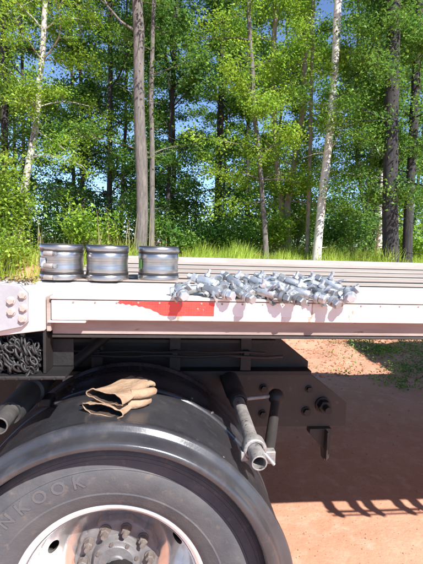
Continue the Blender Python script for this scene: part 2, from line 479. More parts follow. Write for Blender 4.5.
# front beam to the left of the deck with its bolted plate
gb = MB().prism([(-2.6, 1.506), (-0.361, 1.506), (-0.361, 1.403), (-0.50, 1.385), (-2.6, 1.20)], 1.25, 1.345).box(-2.6, -0.537, 1.347, 1.70, 1.44, 1.506)
tp(gb, 'gooseneck_beam', MT['white'], bevel=0.004)
pl = tp(MB().prism([(-0.70, 1.547), (-0.477, 1.541), (-0.425, 1.536), (-0.403, 1.514), (-0.403, 1.433), (-0.419, 1.417), (-0.50, 1.399), (-0.70, 1.385)], 1.234, 1.248),
        'gusset_plate', MT['plate'], bevel=0.002)
hexb = MB()
hexb.tube([(0, 0, 0), (0, -0.003, 0)], 0.0125, 16)
hexb.tube([(0, -0.003, 0), (0, -0.009, 0), (0, -0.0105, 0)], [0.0105, 0.0105, 0.0088], 6)
hme = hexb.mesh('plate_bolt', MT['bolt_head'], 30)
for i, (x, z) in enumerate([(-0.416, 1.509), (-0.448, 1.492), (-0.414, 1.472), (-0.447, 1.461), (-0.417, 1.441), (-0.50, 1.50), (-0.50, 1.45), (-0.56, 1.49)]):
    link('plate_bolt', hme, pl, (x, 1.2338, z), (0, i*0.7, 0))
# ledge channel under the beam
tp(MB().box(-1.6, -0.30, 1.235, 1.345, 1.262, 1.272).box(-1.6, -0.30, 1.337, 1.345, 1.273, 1.36), 'ledge_channel', MT['dark_steel'], bevel=0.002)
tp(MB().box(-0.369, -0.361, 1.26, 1.335, 1.274, 1.402), 'ledge_upright', MT['dark_steel'])
for kx in range(5):
    nb = MB().tube([(-0.47+kx*0.035, 1.2345, 1.267), (-0.47+kx*0.035, 1.2305, 1.267)], 0.004, 8)
    tp(nb, 'ledge_rivet', MT['dark_steel'])

# main frame beam, hanger plate and bracket
fb = MB()
prof = [(-3.2, 1.36), (0.42, 1.36), (0.538, 1.215), (0.665, 1.115), (0.685, 1.10), (0.685, 1.05), (-3.2, 1.05)]
fb.prism(prof, 2.0, 2.02).box(-3.2, 0.50, 1.93, 1.998, 1.205, 1.222).box(-3.2, 0.68, 1.93, 1.998, 1.052, 1.072)
tp(fb, 'frame_beam', MT['dark_steel'], bevel=0.002)
fb2 = MB().prism([(x, z) for x, z in prof], 3.02, 3.04)
tp(fb2, 'frame_beam', MT['dark_steel'], bevel=0.002)
hg = tp(MB().prism([(-0.15, 1.046), (0.690, 1.046), (0.888, 0.893), (0.893, 0.770), (-0.15, 0.778)], 1.985, 1.999), 'hanger_plate', MT['hanger'], bevel=0.003)
tp(MB().prism([(-0.15, 1.046), (0.690, 1.046), (0.888, 0.893), (0.893, 0.770), (-0.15, 0.778)], 3.041, 3.055), 'hanger_plate', MT['hanger'], bevel=0.003)
hb = MB(); hb.tube([(0, 0, 0), (0, -0.006, 0)], 0.024, 16); hb.tube([(0, -0.006, 0), (0, -0.024, 0)], 0.018, 6)
hbm = hb.mesh('hanger_bolt', MT['dark_steel'], 30)
for x, z, s in [(0.69, 0.965, 0.8), (0.681, 0.851, 1.0), (0.462, 0.97, 0.9), (0.462, 0.84, 0.9)]:
    o = link('hanger_bolt', hbm, hg, (x, 1.9848, z)); o.scale = (s, s, s)
bigb = MB(); bigb.tube([(0, 0, 0), (0, -0.010, 0)], 0.040, 18); bigb.tube([(0, -0.010, 0), (0, -0.045, 0)], 0.032, 6); bigb.tube([(0, -0.045, 0), (0, -0.085, 0)], 0.017, 12)
link('pivot_bolt', bigb.mesh('pivot_bolt', MT['dark_steel'], 30), hg, (0.764, 1.9848, 0.885))
tp(MB().prism([(0.70, 0.766), (0.812, 0.766), (0.806, 0.61), (0.782, 0.60), (0.775, 0.66), (0.70, 0.74)], 1.97, 2.02).box(0.775, 0.782, 1.93, 1.968, 0.62, 0.765),
   'hanging_bracket', MT['hanger'], bevel=0.002)
# suspension behind the fender
tp(MB().tube([(-0.44, 1.75, 1.12), (-0.28, 1.95, 1.24)], 0.022, 12), 'air_pipe', MT['dark_steel'])
tp(MB().box(-2.4, -0.62, 1.92, 2.50, 0.42, 1.046), 'dark_filler_box', MT['dark_steel'], bevel=0.01)  # added dark block, covers the sunlit ground so this corner stays dark
sp = MB()
for i in range(5):
    sp.tube([(-0.62+i*0.05, 2.1, 0.86+0.022*i), (-0.16, 2.1, 0.74+0.022*i), (0.62-i*0.05, 2.1, 0.86+0.022*i)], 0.011, 6)
tp(sp, 'leaf_spring', MT['dark_steel'])
tp(MB().tube([(-0.165, 1.3, 0.475), (-0.165, 3.7, 0.475)], 0.065, 16), 'axle', MT['dark_steel'])

hose = MB()
hose.tube([(-0.75+0.085*k, 1.895, 1.152+0.004*math.sin(k*1.7)) for k in range(16)], 0.007, 8)
hose.tube([(-0.75+0.085*k, 1.893, 1.172+0.003*math.sin(k*2.1)) for k in range(15)], 0.005, 8)
tp(hose, 'air_line', MT['hose'])
for x in (-0.35, 0.0, 0.33):
    tp(MB().box(x, x+0.05, 1.915, 1.929, 1.08, 1.30).box(x+0.012, x+0.038, 1.895, 1.914, 1.15, 1.18), 'hose_bracket', MT['dark_steel'], bevel=0.002)
ab = MB().lathe([(-0.11, 0.001), (-0.11, 0.10), (-0.09, 0.115), (-0.05, 0.10), (-0.01, 0.118), (0.04, 0.11), (0.05, 0.02)], 24, axis='Z', c=(0.28, 2.2, 0.98))
tp(ab, 'air_spring', MT['rubber_dark'])
# wheels
WC = (-0.175, -0.028, 0.519)
def tyre_profile(y0, y1):
    m = []
    m += [(y0+0.060, 0.292), (y0+0.052, 0.315), (y0+0.040, 0.325), (y0+0.026, 0.345), (y0+0.014, 0.372), (y0+0.0115, 0.376), (y0+0.0125, 0.381), (y0+0.004, 0.405), (y0, 0.432), (y0-0.001, 0.455),
          (y0+0.0015, 0.462), (y0+0.0, 0.465), (y0+0.002, 0.468), (y0+0.004, 0.484), (y0+0.0055, 0.494), (y0+0.0065, 0.495), (y0+0.008, 0.505), (y0+0.009, 0.506), (y0+0.011, 0.514), (y0+0.017, 0.522), (y0+0.030, 0.528)]
    wd = y1-y0
    for g in (0.30, 0.43, 0.57, 0.70):
        c = y0+wd*g
        m += [(c-0.010, 0.532), (c-0.006, 0.518), (c+0.006, 0.518), (c+0.010, 0.532)]
    m += [(y1-0.048, 0.528), (y1-0.03, 0.51), (y1-0.01, 0.48), (y1, 0.432), (y1-0.014, 0.372), (y1-0.040, 0.325), (y1-0.060, 0.292)]
    return m
def wheel(y0, y1, dish, name_label=None):
    wh = tlink('wheel', None, None, WC)
    wh.scale = (0.985, 0.985, 0.985)
    MB().lathe(tyre_profile(y0, y1), 160, closed=True).build('tyre', MT['rubber'], wh, smooth=24)
    tr = MB()
    for i in range(64):
        a = 2*PI*i/64
        for yy in (y1-0.040,):
            t = Vector((math.cos(a), 0, math.sin(a))); s_ = Vector((-math.sin(a), 0, math.cos(a)))
            p = Vector((0, yy, 0))+t*0.522
            vs = [p+s_*sx*0.015+Vector((0, sy*0.022, 0))+t*sz for sz in (-0.012, 0.011) for sy in (-1, 1) for sx in (-1, 1)]
            tr.add(vs, [(0, 2, 3, 1), (4, 5, 7, 6), (0, 1, 5, 4), (2, 6, 7, 3), (0, 4, 6, 2), (1, 3, 7, 5)])
    tg = tr.build('tread_lug', MT['rubber'], wh, smooth=0)
    tg['kind'] = 'stuff'
    if not dish:
        MB().lathe([(y0+0.05, 0.30), (y0+0.06, 0.27), (y0+0.10, 0.26), (y0+0.12, 0.10), (y0+0.14, 0.10), (y0+0.14, 0.262), (y1-0.06, 0.27), (y1-0.05, 0.30)], 48).build('rim', MT['hub'], wh)
        return wh
    # outer lip
    MB().lathe([(1.352, 0.303), (1.346, 0.308), (1.345, 0.315), (1.349, 0.3205), (1.356, 0.319), (1.362, 0.310), (1.362, 0.298), (1.356, 0.297)], 128, closed=True).build('rim_lip', MT['alu_lip'], wh, smooth=60)
    disc = MB().lathe([(1.3575, 0.2965), (1.365, 0.288), (1.40, 0.277), (1.455, 0.272), (1.480, 0.262), (1.505, 0.235), (1.540, 0.200), (1.552, 0.185), (1.555, 0.09), (1.566, 0.09),
                       (1.566, 0.187), (1.553, 0.206), (1.517, 0.243), (1.492, 0.272), (1.465, 0.283), (1.41, 0.288), (1.372, 0.297), (1.3635, 0.2970)], 128, closed=True).build('rim', MT['alu'], wh, smooth=40)
    cut = MB()
    for i in range(10):
        a = 2*PI*(i+0.556)/10
        t = Vector((math.cos(a), 0, math.sin(a))); s_ = Vector((-math.sin(a), 0, math.cos(a)))
        n = 20
        r1 = [t*(0.234+0.0155*math.sin(2*PI*k/n))+s_*0.026*math.cos(2*PI*k/n) for k in range(n)]
        vs = [v+Vector((0, 1.42, 0)) for v in r1]+[v+Vector((0, 1.60, 0)) for v in r1]
        cut.add(vs, [tuple(range(n)), tuple(range(2*n-1, n-1, -1))]+[(k, (k+1) % n, (k+1) % n+n, k+n) for k in range(n)])
    co = cut.build('cutter', MT['alu'], wh, smooth=0)
    bo = disc.modifiers.new('holes', 'BOOLEAN'); bo.object = co; bo.operation = 'DIFFERENCE'; bo.solver = 'EXACT'
    dg = bpy.context.evaluated_depsgraph_get()
    me = bpy.data.meshes.new_from_object(disc.evaluated_get(dg))
    disc.modifiers.clear(); disc.data = me
    me.set_sharp_from_angle(angle=math.radians(40))
    bpy.data.objects.remove(co)
    # dark brake drum behind, hub, nuts
    MB().lathe([(1.60, 0.265), (1.60, 0.02)], 48).build('brake_drum', MT['rubber_dark'], wh)
    hub = MB().lathe([(1.553, 0.152), (1.528, 0.149), (1.522, 0.145), (1.520, 0.140), (1.520, 0.093), (1.514, 0.089), (1.502, 0.086), (1.496, 0.082), (1.494, 0.067), (1.490, 0.063), (1.490, 0.032), (1.484, 0.028), (1.484, 0.001)], 64).build('hub', MT['hub'], wh)
    # notches between the studs round the flange
    nut = MB()
    nut.tube([(0, 0, 0), (0, -0.006, 0)], 0.0205, 18)
    nut.tube([(0, -0.006, 0), (0, -0.026, 0), (0, -0.029, 0)], [0.0172, 0.0172, 0.014], 6)
    nut.tube([(0, -0.028, 0), (0, -0.046, 0)], 0.0100, 10)
    nme = nut.mesh('wheel_nut', MT['rust'], 30)
    lob = MB(); lob.tube([(0, 0.044, 0), (0, 0.004, 0), (0, 0, 0)], [0.028, 0.028, 0.025], 16)
    lme = lob.mesh('hub_lobe', MT['hub'])
    for i in range(10):
        a = 2*PI*(i+0.08)/10
        link('hub_lobe', lme, wh, (0.130*math.cos(a), 1.5215, 0.130*math.sin(a)))
        link('wheel_nut', nme, wh, (0.121*math.cos(a), 1.5195, 0.121*math.sin(a)), (0, a*3.1, 0))
    hb_ = MB(); hb_.tube([(0, 0, 0), (0, -0.007, 0)], 0.0075, 6)
    hm = hb_.mesh('hub_bolt', MT['rust'], 30)
    for i in range(8):
        a = 2*PI*(i+0.3)/8
        link('hub_bolt', hm, wh, (0.075*math.cos(a), 1.4942, 0.075*math.sin(a)))
    # valve stem
    MB().tube([(0.235*math.cos(1.15), 1.50, 0.235*math.sin(1.15)), (0.245*math.cos(1.15), 1.43, 0.245*math.sin(1.15))], 0.005, 8).build('valve_stem', MT['rust'], wh)
    return wh
W1 = wheel(1.30, 1.575, True)
wheel(1.63, 1.905, False)
wheel(3.10, 3.375, False)
wheel(3.43, 3.705, False)

# raised lettering on the tyre
def text_mesh(ch, size, depth):
    cu = bpy.data.curves.new('letter', 'FONT')
    cu.body = ch; cu.size = size; cu.extrude = depth; cu.align_x = 'CENTER'; cu.resolution_u = 3
    cu.offset = size*0.018
    o = bpy.data.objects.new('letter', cu); COL.objects.link(o)
    bpy.context.view_layer.update()
    me = bpy.data.meshes.new_from_object(o.evaluated_get(bpy.context.evaluated_depsgraph_get()))
    bpy.data.objects.remove(o)
    me.materials.clear(); me.materials.append(MT['rubber_letter'])
    return me
def sidewall_y(r):
    pr = [(p[1], p[0]) for p in tyre_profile(1.30, 1.575)[1:20]]
    rr = [p[0] for p in pr]; yy = [p[1] for p in pr]
    return float(np.interp(r, rr, yy))
def arc_text(txt, r, a_mid, step, size, depth=0.0045, mt=None):
    n = len(txt)
    for i, ch in enumerate(txt):
        if ch == ' ': continue
        a = a_mid - (i-(n-1)/2)*step
        me = text_mesh(ch, size, depth)
        slope = (sidewall_y(r+size*0.7)-sidewall_y(r))/(size*0.7)
        o = link('raised_letter', me, W1)
        rad = Vector((math.cos(a), slope, math.sin(a))).normalized()
        tan = Vector((math.sin(a), 0, -math.cos(a)))
        nrm = tan.cross(rad)
        mtx = Matrix((tan, rad, nrm)).transposed().to_4x4()
        mtx.translation = Vector((r*math.cos(a), sidewall_y(r)-0.0004, r*math.sin(a)))
        o.matrix_local = mtx
arc_text('HANKOOK', 0.416, math.radians(127), 0.143, 0.058, 0.0026)

# fender
FC = (-0.170, 0, 0.583)
def fender():
    prof = [(1.190, 0.4885), (1.180, 0.4905), (1.173, 0.4955), (1.1705, 0.503), (1.172, 0.5095), (1.177, 0.5142), (1.185, 0.5172), (1.200, 0.5202), (1.212, 0.5225), (1.219, 0.5258), (1.2235, 0.5310), (1.228, 0.5400), (1.232, 0.5450), (1.239, 0.5475), (1.248, 0.5470), (1.258, 0.5438), (1.275, 0.5420),
            (1.50, 0.5420), (1.548, 0.5420), (1.554, 0.5385), (1.560, 0.5385), (1.564, 0.5445), (1.571, 0.5470), (1.578, 0.5445), (1.588, 0.5390), (1.68, 0.5370), (1.70, 0.5445), (1.725, 0.5460), (1.75, 0.5435), (1.77, 0.5350), (1.87, 0.5330), (1.885, 0.5440), (1.895, 0.5440), (1.895, 0.5330)]
    inner = [(y, r-0.009) for y, r in prof[::-1] if y > 1.26]
    inner[0] = (1.895, 0.526)
    inner += [(1.246, 0.536), (1.238, 0.533), (1.232, 0.524), (1.222, 0.5165), (1.200, 0.5135), (1.186, 0.5095), (1.181, 0.502), (1.190, 0.493)]
    mb = MB().lathe(prof+inner, 144, c=FC, a0=math.radians(-30), a1=math.radians(210), closed=True, cap=True)
    # the skirt flares towards its lower ends
    out = []
    for x, y, z in mb.v:
        dx, dz = x-FC[0], z-FC[2]
        r = math.hypot(dx, dz); an = math.degrees(math.atan2(dz, abs(dx)))
        t = min(1, max(0, (46-an)/52)); t = t*t*(3-2*t)
        wgt = min(1, max(0, (r-0.500)/0.04))
        k = (r+0.040*t*wgt)/r
        out.append((FC[0]+dx*k, y, FC[2]+dz*k))
    mb.v = out
    return tp(mb, 'fender', MT['fender'], smooth=35)
FD = fender()
FM = FD.matrix_parent_inverse
def fp(mb, name, m, **k):
    o = mb.build(name, m, FD, **k); return o
# small rivets along the bead
rv = MB().tube([(0, 0, 0), (0, 0, 0.003)], [0.005, 0.0035], 8).mesh('fender_rivet', MT['fender'])
# right mounting tube with clamp, socket and strut
def open_tube(p0, p1, ro, ri, n=24):
    p0, p1 = Vector(p0), Vector(p1)
    d = (p1-p0); L = d.length
    mb = MB().lathe([(0, ri), (-0.001, ri+0.001), (-0.001, ro-0.001), (0, ro), (L, ro), (L, ri)], n, closed=True)
    q = Vector((0, 1, 0)).rotation_difference(d.normalized()).to_matrix()
    mb.v = [tuple(q @ Vector(v)+p0) for v in mb.v]
    return mb
fp(open_tube((0.279, 1.214, 1.006), (0.285, 1.66, 1.026), 0.0245, 0.0200), 'mounting_tube', MT['galv_old'])
cl = MB().lathe([(1.285, 0.0255), (1.285, 0.036), (1.292, 0.039), (1.325, 0.039), (1.332, 0.036), (1.332, 0.0255)], 24, c=(0.2805, 0, 1.010), closed=True)
cl.box(0.235, 0.262, 1.288, 1.330, 0.972, 1.004).box(0.296, 0.352, 1.300, 1.330, 0.955, 0.998)
fp(cl, 'tube_clamp', MT['galv_old'], bevel=0.003)
fp(MB().tube([(0.30, 1.290, 1.012), (0.345, 1.290, 0.96)], 0.006, 8), 'clamp_bolt', MT['galv'])
sk = MB().lathe([(1.655, 0.0255), (1.652, 0.032), (1.662, 0.036), (1.71, 0.037), (1.74, 0.031), (1.77, 0.042), (1.98, 0.042)], 24, c=(0.2865, 0, 1.028))
fp(sk, 'rubber_socket', MT['rubber_dark'])
st = MB().tube([(0.468, 1.76, 1.00), (0.452, 1.72, 0.962), (0.405, 1.58, 0.915), (0.365, 1.46, 0.885)], [0.021, 0.021, 0.022, 0.020], 16)
fp(st, 'strut', MT['hanger'])
bl = MB().lathe([(-0.036, 0.001), (-0.030, 0.020), (-0.018, 0.031), (0, 0.036), (0.018, 0.031), (0.030, 0.020), (0.036, 0.001)], 20, axis='Z', c=(0.468, 1.765, 1.008))
fp(bl, 'ball_joint', MT['dark_steel'])
fp(MB().tube([(0.32, 1.72, 1.017), (0.45, 1.765, 1.012)], 0.008, 10), 'link_rod', MT['galv_old'])
# left mounting tube
fp(open_tube((-0.488, 1.235, 1.125), (-0.500, 1.42, 1.122), 0.0255, 0.021), 'mounting_tube', MT['tube_grey'])
fp(MB().lathe([(1.345, 0.0265), (1.342, 0.036), (1.352, 0.041), (1.47, 0.041), (1.53, 0.040), (1.537, 0.050), (1.585, 0.052), (1.60, 0.044), (1.98, 0.044)], 24, c=(-0.497, 0, 1.119)), 'rubber_socket', MT['rubber_dark'])
bk = MB()
bk.box(-0.475, -0.43, 1.55, 1.62, 1.055, 1.085)
fp(bk, 'socket_foot', MT['rubber_dark'], bevel=0.004)
for a in (112, 121, 50, 61):
    A = math.radians(a)
    pp = Vector(FC)+Vector((math.cos(A)*0.5375, 1.635, math.sin(A)*0.5375))
    o = link('fender_bolt', rv, FD, pp, (0, PI/2-A, 0)); o.scale = (1.6, 1.6, 2.0)
    o = link('fender_bolt', rv, FD, pp+Vector((0, 0.03 if a > 90 else -0.36, 0)), (0, PI/2-A, 0)); o.scale = (1.6, 1.6, 2.0)
# rub rail hung below the side rail further along
rr = tp(MB().box(1.68, 4.2, 1.20, 1.212, 1.340, 1.358).box(1.68, 4.2, 1.20, 1.212, 1.306, 1.314), 'rub_rail', MT['lip'], bevel=0.002)
for i in range(9):
    x = 1.73+i*0.15+0.03*math.sin(i*2.4)
    br = MB().prism([(x-0.034, 1.372), (x+0.034, 1.372), (x+0.022, 1.285), (x, 1.27), (x-0.022, 1.285)], 1.214, 1.222).box(x-0.034, x+0.034, 1.214, 1.280, 1.374, 1.384)
    tp(br, 'stake_bracket', MT['lip'])

# ------------------------------------------------------------------ unseen load block, added to cast the shade on the far ground
LD = thing('shade_load', 'unseen grey load block added on the trailer deck to shade the far ground', 'load', (6.7, 2.5, 1.51))
lb = MB().box(-1.85, 1.9, -1.05, 1.15, 0, 2.3).build('shade_block', MT['shade_block'], LD, bevel=0.08)
for x in (-1.0, 0.1, 1.2):
    s = MB(); s.box(x, x+0.05, -1.058, -1.052, 0, 2.3).box(x, x+0.05, -1.058, 1.158, 2.302, 2.308).box(x, x+0.05, 1.152, 1.158, 0, 2.3)
    s.build('shade_block_strap', MT['lip'], LD, smooth=0)

# ------------------------------------------------------------------ steel couplings on the deck
def coupling(x, y, rot, label, lugs, stick):
    t = thing('pipe_coupling', label, 'coupling', (x, y, 1.506), 'steel couplings in a row on the deck')
    t.rotation_euler = (0, 0, rot)
    R, H = 0.084, 0.140
    MB().lathe([(0.026, R-0.004), (0.030, R-0.0005), (0.050, R+0.0005), (0.056, R-0.001), (0.082, R-0.001), (0.090, R+0.001), (0.112, R-0.0005), (0.116, R-0.004),
                (0.116, R-0.010), (0.026, R-0.010)], 72, axis='Z', closed=True).build('shell', MT['stainless'], t, smooth=50)
    for z0, z1 in ((0.0, 0.0235), (0.1185, H)):
        MB().lathe([(z0, R-0.007), (z0+0.001, R+0.001), (z0+0.005, R+0.0035), (z1-0.005, R+0.0035), (z1-0.001, R+0.001), (z1, R-0.007), (z1, R-0.012), (z0, R-0.012)], 72, axis='Z', closed=True).build('end_band', MT['stainless'], t, smooth=50)
    for z0 in (0.0238, 0.1132):
        MB().lathe([(z0, R-0.006), (z0, R+0.0018), (z0+0.0075, R+0.0018), (z0+0.0075, R-0.006)], 72, axis='Z', closed=True).build('groove_ring', MT['band'], t, smooth=50)
    MB().lathe([(0.136, R-0.0125), (0.143, R-0.011), (0.1438, R-0.002), (0.1405, R+0.0005), (0.1405, R-0.011)], 72, axis='Z', closed=True).build('rim_gasket', MT['rubber_dark'], t, smooth=50)
    MB().lathe([(0.004, R-0.0125), (0.136, R-0.0125), (0.136, R-0.017), (0.004, R-0.017)], 60, axis='Z', closed=True).build('liner', MT['rubber_dark'], t, smooth=50)
    if lugs:
        for z in (0.012, 0.058, 0.106):
            a = math.radians(lugs)
            d = Vector((math.cos(a), math.sin(a), 0)); s = Vector((-d.y, d.x, 0))
            p = d*(R+0.006)+Vector((0, 0, z))
            b = MB(); b.tube([p-s*0.024, p-s*0.021, p+s*0.013, p+s*0.016], [0.007, 0.0105, 0.0105, 0.008], 14)
            b.tube([p+s*0.016, p+s*0.030], 0.0055, 10)
            lg = b.build('lug', MT['lug'], t)
            MB().tube([p+s*0.021, p+s*0.029], 0.0085, 6).build('lug_nut', MT['galv'], lg, smooth=30)
    if stick:
        a0, a1, z0, z1, gfrac = stick
        def patch(a0, a1, name, m, z0, z1):
            mb = MB().lathe([(z0, R+0.0020), (z0, R+0.0026), (z1, R+0.0026), (z1, R+0.0020)], 8, axis='Z', a0=math.radians(a0), a1=math.radians(a1), closed=True, cap=True)
            mb.build(name, m, t)
        patch(a0, a0+(a1-a0)*gfrac, 'green_label', MT['green'], z0, z1)
        if gfrac < 1: patch(a0+(a1-a0)*gfrac+0.5, a1, 'white_label', MT['paper'], z0+0.004, z1-0.008)
    return t
coupling(-0.446, 1.792, 0.0, 'steel coupling with bolted lugs and a white label, leftmost of three', 252, (194, 238, 0.050, 0.096, 0.30))
coupling(-0.263, 1.792, 0.15, 'plain steel coupling standing between the other two couplings', None, None)
coupling(-0.054, 1.830, 0.05, 'steel coupling with a green label at its edge, beside the bolt heap', None, (197, 216, 0.050, 0.088, 1.0))

# ------------------------------------------------------------------ heap of galvanised bolts
def bolt_meshes():
    d = {}
    s = MB(); s.tube([(0, -0.055, 0), (0, 0.070, 0)], 0.0078, 14)
    for i in range(9):
        y = 0.040+i*0.0032
        s.tube([(0, y, 0), (0, y+0.0016, 0), (0, y+0.0032, 0)], [0.0080, 0.0095, 0.0080], 12, caps=False)
    d['shank'] = s.mesh('shank', MT['galv'])
    s = MB(); s.tube([(0, -0.028, 0), (0, -0.025, 0), (0, 0.030, 0), (0, 0.033, 0)], [0.0120, 0.0140, 0.0140, 0.0120], 18)
    d['sleeve'] = s.mesh('sleeve', MT['galv'])
    s = MB(); s.tube([(0, -0.056, 0), (0, -0.059, 0), (0, -0.070, 0), (0, -0.073, 0)], [0.0135, 0.0145, 0.0145, 0.0120], 6)
    d['head'] = s.mesh('head', MT['galv'], 30)
    s = MB(); s.tube([(0, -0.042, 0), (0, -0.046, 0), (0, -0.054, 0)], [0.0150, 0.0178, 0.0170], 22)
    d['flange'] = s.mesh('flange', MT['galv'])
    s = MB()       # curved saddle plate
    n = 10
    for k in range(n):
        a0, a1 = -1.25+2.5*k/n, -1.25+2.5*(k+1)/n
        pts = []
        for a in (a0, a1):
            for r in (0.029, 0.034):
                pts.append((r*math.sin(a), r*math.cos(a)))
        vs = [(x, y+0.002, z) for z in (-0.011, 0.011) for x, y in pts]
        s.add(vs, [(0, 1, 3, 2), (4, 6, 7, 5), (0, 4, 5, 1), (2, 3, 7, 6), (0, 2, 6, 4), (1, 5, 7, 3)])
    d['saddle'] = s.mesh('saddle', MT['galv'])
    s = MB(); s.tube([(0, 0.036, 0), (0, 0.0375, 0), (0, 0.0525, 0), (0, 0.054, 0)], [0.0130, 0.0142, 0.0142, 0.0130], 6)
    d['nut'] = s.mesh('nut', MT['galv'], 30)
    s = MB(); s.tube([(0.0, 0.010, -0.024), (0, 0.010, 0.040)], 0.0048, 10)
    s.tube([(0, 0.010, 0.0145), (0, 0.010, 0.0235)], 0.0098, 6); s.tube([(0, 0.010, -0.024), (0, 0.010, -0.016)], 0.0098, 6)
    d['cross_bolt'] = s.mesh('cross_bolt', MT['galv'], 30)
    return d
BM = bolt_meshes()
def bolt(loc, rot, label, saddle=True):
    t = thing('galvanised_bolt', label, 'bolt', loc, 'galvanised bolts heaped on the rail')
    t.rotation_euler = rot
    t.scale = (1.0, 1.12, 1.0)
    for k, me in BM.items():
        if k == 'saddle' and not saddle: continue
        o = link(k, me, t)
        if k == 'saddle': o.location = (0, -0.044, 0); o.rotation_euler = (0, 1.57, 0)
    return t
random.seed(8)
ORD = ['first', 'second', 'third', 'fourth', 'fifth', 'sixth', 'seventh', 'eighth', 'ninth', 'tenth', 'eleventh', 'twelfth', 'thirteenth']
L0 = 'galvanised bolt with sleeve and nuts lying in the heap on the white rail'
# lower layer (heads hang over the rail edge), x, y of the centre
low = [(0.030, 1.262, 0.35), (0.078, 1.315, -1.0), (0.128, 1.268, 0.95), (0.168, 1.355, 1.15), (0.200, 1.258, 0.25), (0.243, 1.290, 1.05), (0.286, 1.250, 0.75),
       (0.325, 1.350, 1.2), (0.350, 1.256, 0.15), (0.398, 1.262, 1.0), (0.438, 1.335, 0.9), (0.462, 1.256, 0.55), (0.552, 1.258, -0.25)]
lab = {0: 'galvanised bolt at the left end of the heap, above the red tape',
       1: 'galvanised bolt turned crosswise between the heap and the nearest steel coupling',
       12: 'galvanised bolt at the right end of the heap, standing apart over the rail edge'}
for i, (x, y, rz) in enumerate(low):
    bolt((x, y+0.004, 1.526), (random.uniform(0.10, 0.38), random.uniform(-0.9, 0.9) if i not in (1,) else 1.2, rz+random.uniform(-0.15, 0.15)),
         lab.get(i, 'galvanised bolt, %s from the left along the front of the heap' % ORD[i]), saddle=(i % 3 != 1))
L1 = 'galvanised bolt lying on top of the heap with its nut tip pointing up'
high = [(0.118, 1.335, 1.0), (0.205, 1.316, 0.8), (0.285, 1.325, 1.15), (0.330, 1.310, 0.7), (0.400, 1.318, 1.1), (0.455, 1.312, 0.8), (0.520, 1.325, 1.0)]
for i, (x, y, rz) in enumerate(high):
    bolt((x, y, 1.547 if i not in (7, 8, 9, 10) else 1.528), (random.uniform(0.15, 0.45), random.uniform(-0.5, 0.5), rz+random.uniform(-0.25, 0.25)), ('galvanised bolt on top of the heap, %s from the left in the upper layer' % ORD[i]) if i < 7 else ('galvanised bolt at the back of the heap, %s from the left there' % ORD[i-7]), saddle=(i % 2 == 0))

# ------------------------------------------------------------------ work gloves on the fender
def glove(loc, rz, rx, seed, label, curl, sy=1.0):
    t = thing('work_glove', label, 'glove', loc, 'work gloves on the fender')
    t.rotation_euler = (rx, 0, rz)
    rnd = random.Random(seed)
    # sections along +y from the cuff: (y, half width, half height, z centre)
    sec = [(0.0, 0.077, 0.0185, 0.019), (0.012, 0.0765, 0.0170, 0.0175), (0.05, 0.070, 0.0125, 0.0145), (0.085, 0.060, 0.0155, 0.0165), (0.120, 0.056, 0.018, 0.019), (0.150, 0.054, 0.019, 0.021), (0.172, 0.050, 0.014, 0.021)]
    n = 40
    def ring(y, hw, hh, zc, wob):
        out = []
        for k in range(n):
            a = 2*PI*k/n
            ca, sa = math.cos(a), math.sin(a)
            x = hw*math.copysign(abs(ca)**0.8, ca)
            top = sa > 0
            z = zc+hh*math.copysign(abs(sa)**0.9, sa)*(1.0 if top else 0.85)
            z += wob*(0.0035*math.sin(3.1*x/0.05+seed)+0.0032*math.sin(y*95+x*60)*min(1, y/0.05)+0.0016*math.sin(x*210-y*60))
            # cuff opening: the top edge dips on one side
            out.append((x, y*sy+wob*0.004*math.sin(a*2+seed), z))
        return out
    mb = MB()
    vs = [p for s in sec for p in ring(*s, 1.0)]
    m = len(sec)
    fs = [(i*n+k, i*n+(k+1) % n, (i+1)*n+(k+1) % n, (i+1)*n+k) for i in range(m-1) for k in range(n)] + [tuple((m-1)*n+k for k in range(n))]
    mb.add(vs, fs)
    # rolled cuff edge
    cr = [Vector(p) for p in ring(0.0, 0.0775, 0.019, 0.019, 1.0)]
    cr.append(cr[0])
    # fingers
    hand = mb.build('palm', MT['leather'], t, smooth=70)
    sub = hand.modifiers.new('sub', 'SUBSURF'); sub.levels = 1; sub.render_levels = 2
    MB().tube(cr, 0.0023, 8, caps=False).build('cuff_hem', MT['leather'], t, smooth=70)
    lin = MB()
    si = [(y+0.001 if i else -0.001, hw-0.0028, hh-0.0028, zc) for i, (y, hw, hh, zc) in enumerate(sec[:4])]
    vs = [p for s in si for p in ring(*s, 1.0)]
    lin.add(vs, [(i*n+k, i*n+(k+1) % n, (i+1)*n+(k+1) % n, (i+1)*n+k) for i in range(3) for k in range(n)]+[tuple(3*n+k for k in range(n))])
    lin.build('lining', MT['glove_in'], t, smooth=70)
    for i, (x, Lf, an) in enumerate([(-0.040, 0.068, -0.16), (-0.014, 0.080, -0.04), (0.013, 0.076, 0.06), (0.038, 0.060, 0.2)]):
        p = []
        d = Vector((math.sin(an), math.cos(an), 0))
        q = Vector((x, 0.145*sy, 0.021))
        for k in range(7):
            f = k/6
            p.append(q+d*Lf*f*(1-0.25*curl*f)+Vector((rnd.uniform(-1, 1)*0.0015, 0, 0.009*math.sin(f*PI)*curl-0.014*f*f)))
        rad = [0.0135, 0.0142, 0.0122, 0.0138, 0.0118, 0.0112, 0.006]
        MB().tube(p, rad, 14).flat(0.72).build('finger', MT['leather'], t, smooth=80)
    p = [Vector((0.046, 0.070*sy, 0.018)), Vector((0.066, 0.092*sy, 0.017)), Vector((0.079, 0.118*sy, 0.016)), Vector((0.083, 0.142*sy, 0.014)), Vector((0.080, 0.155*sy, 0.012))]
    MB().tube(p, [0.016, 0.0165, 0.0155, 0.013, 0.007], 14).build('thumb', MT['leather'], t, smooth=80)
    return t
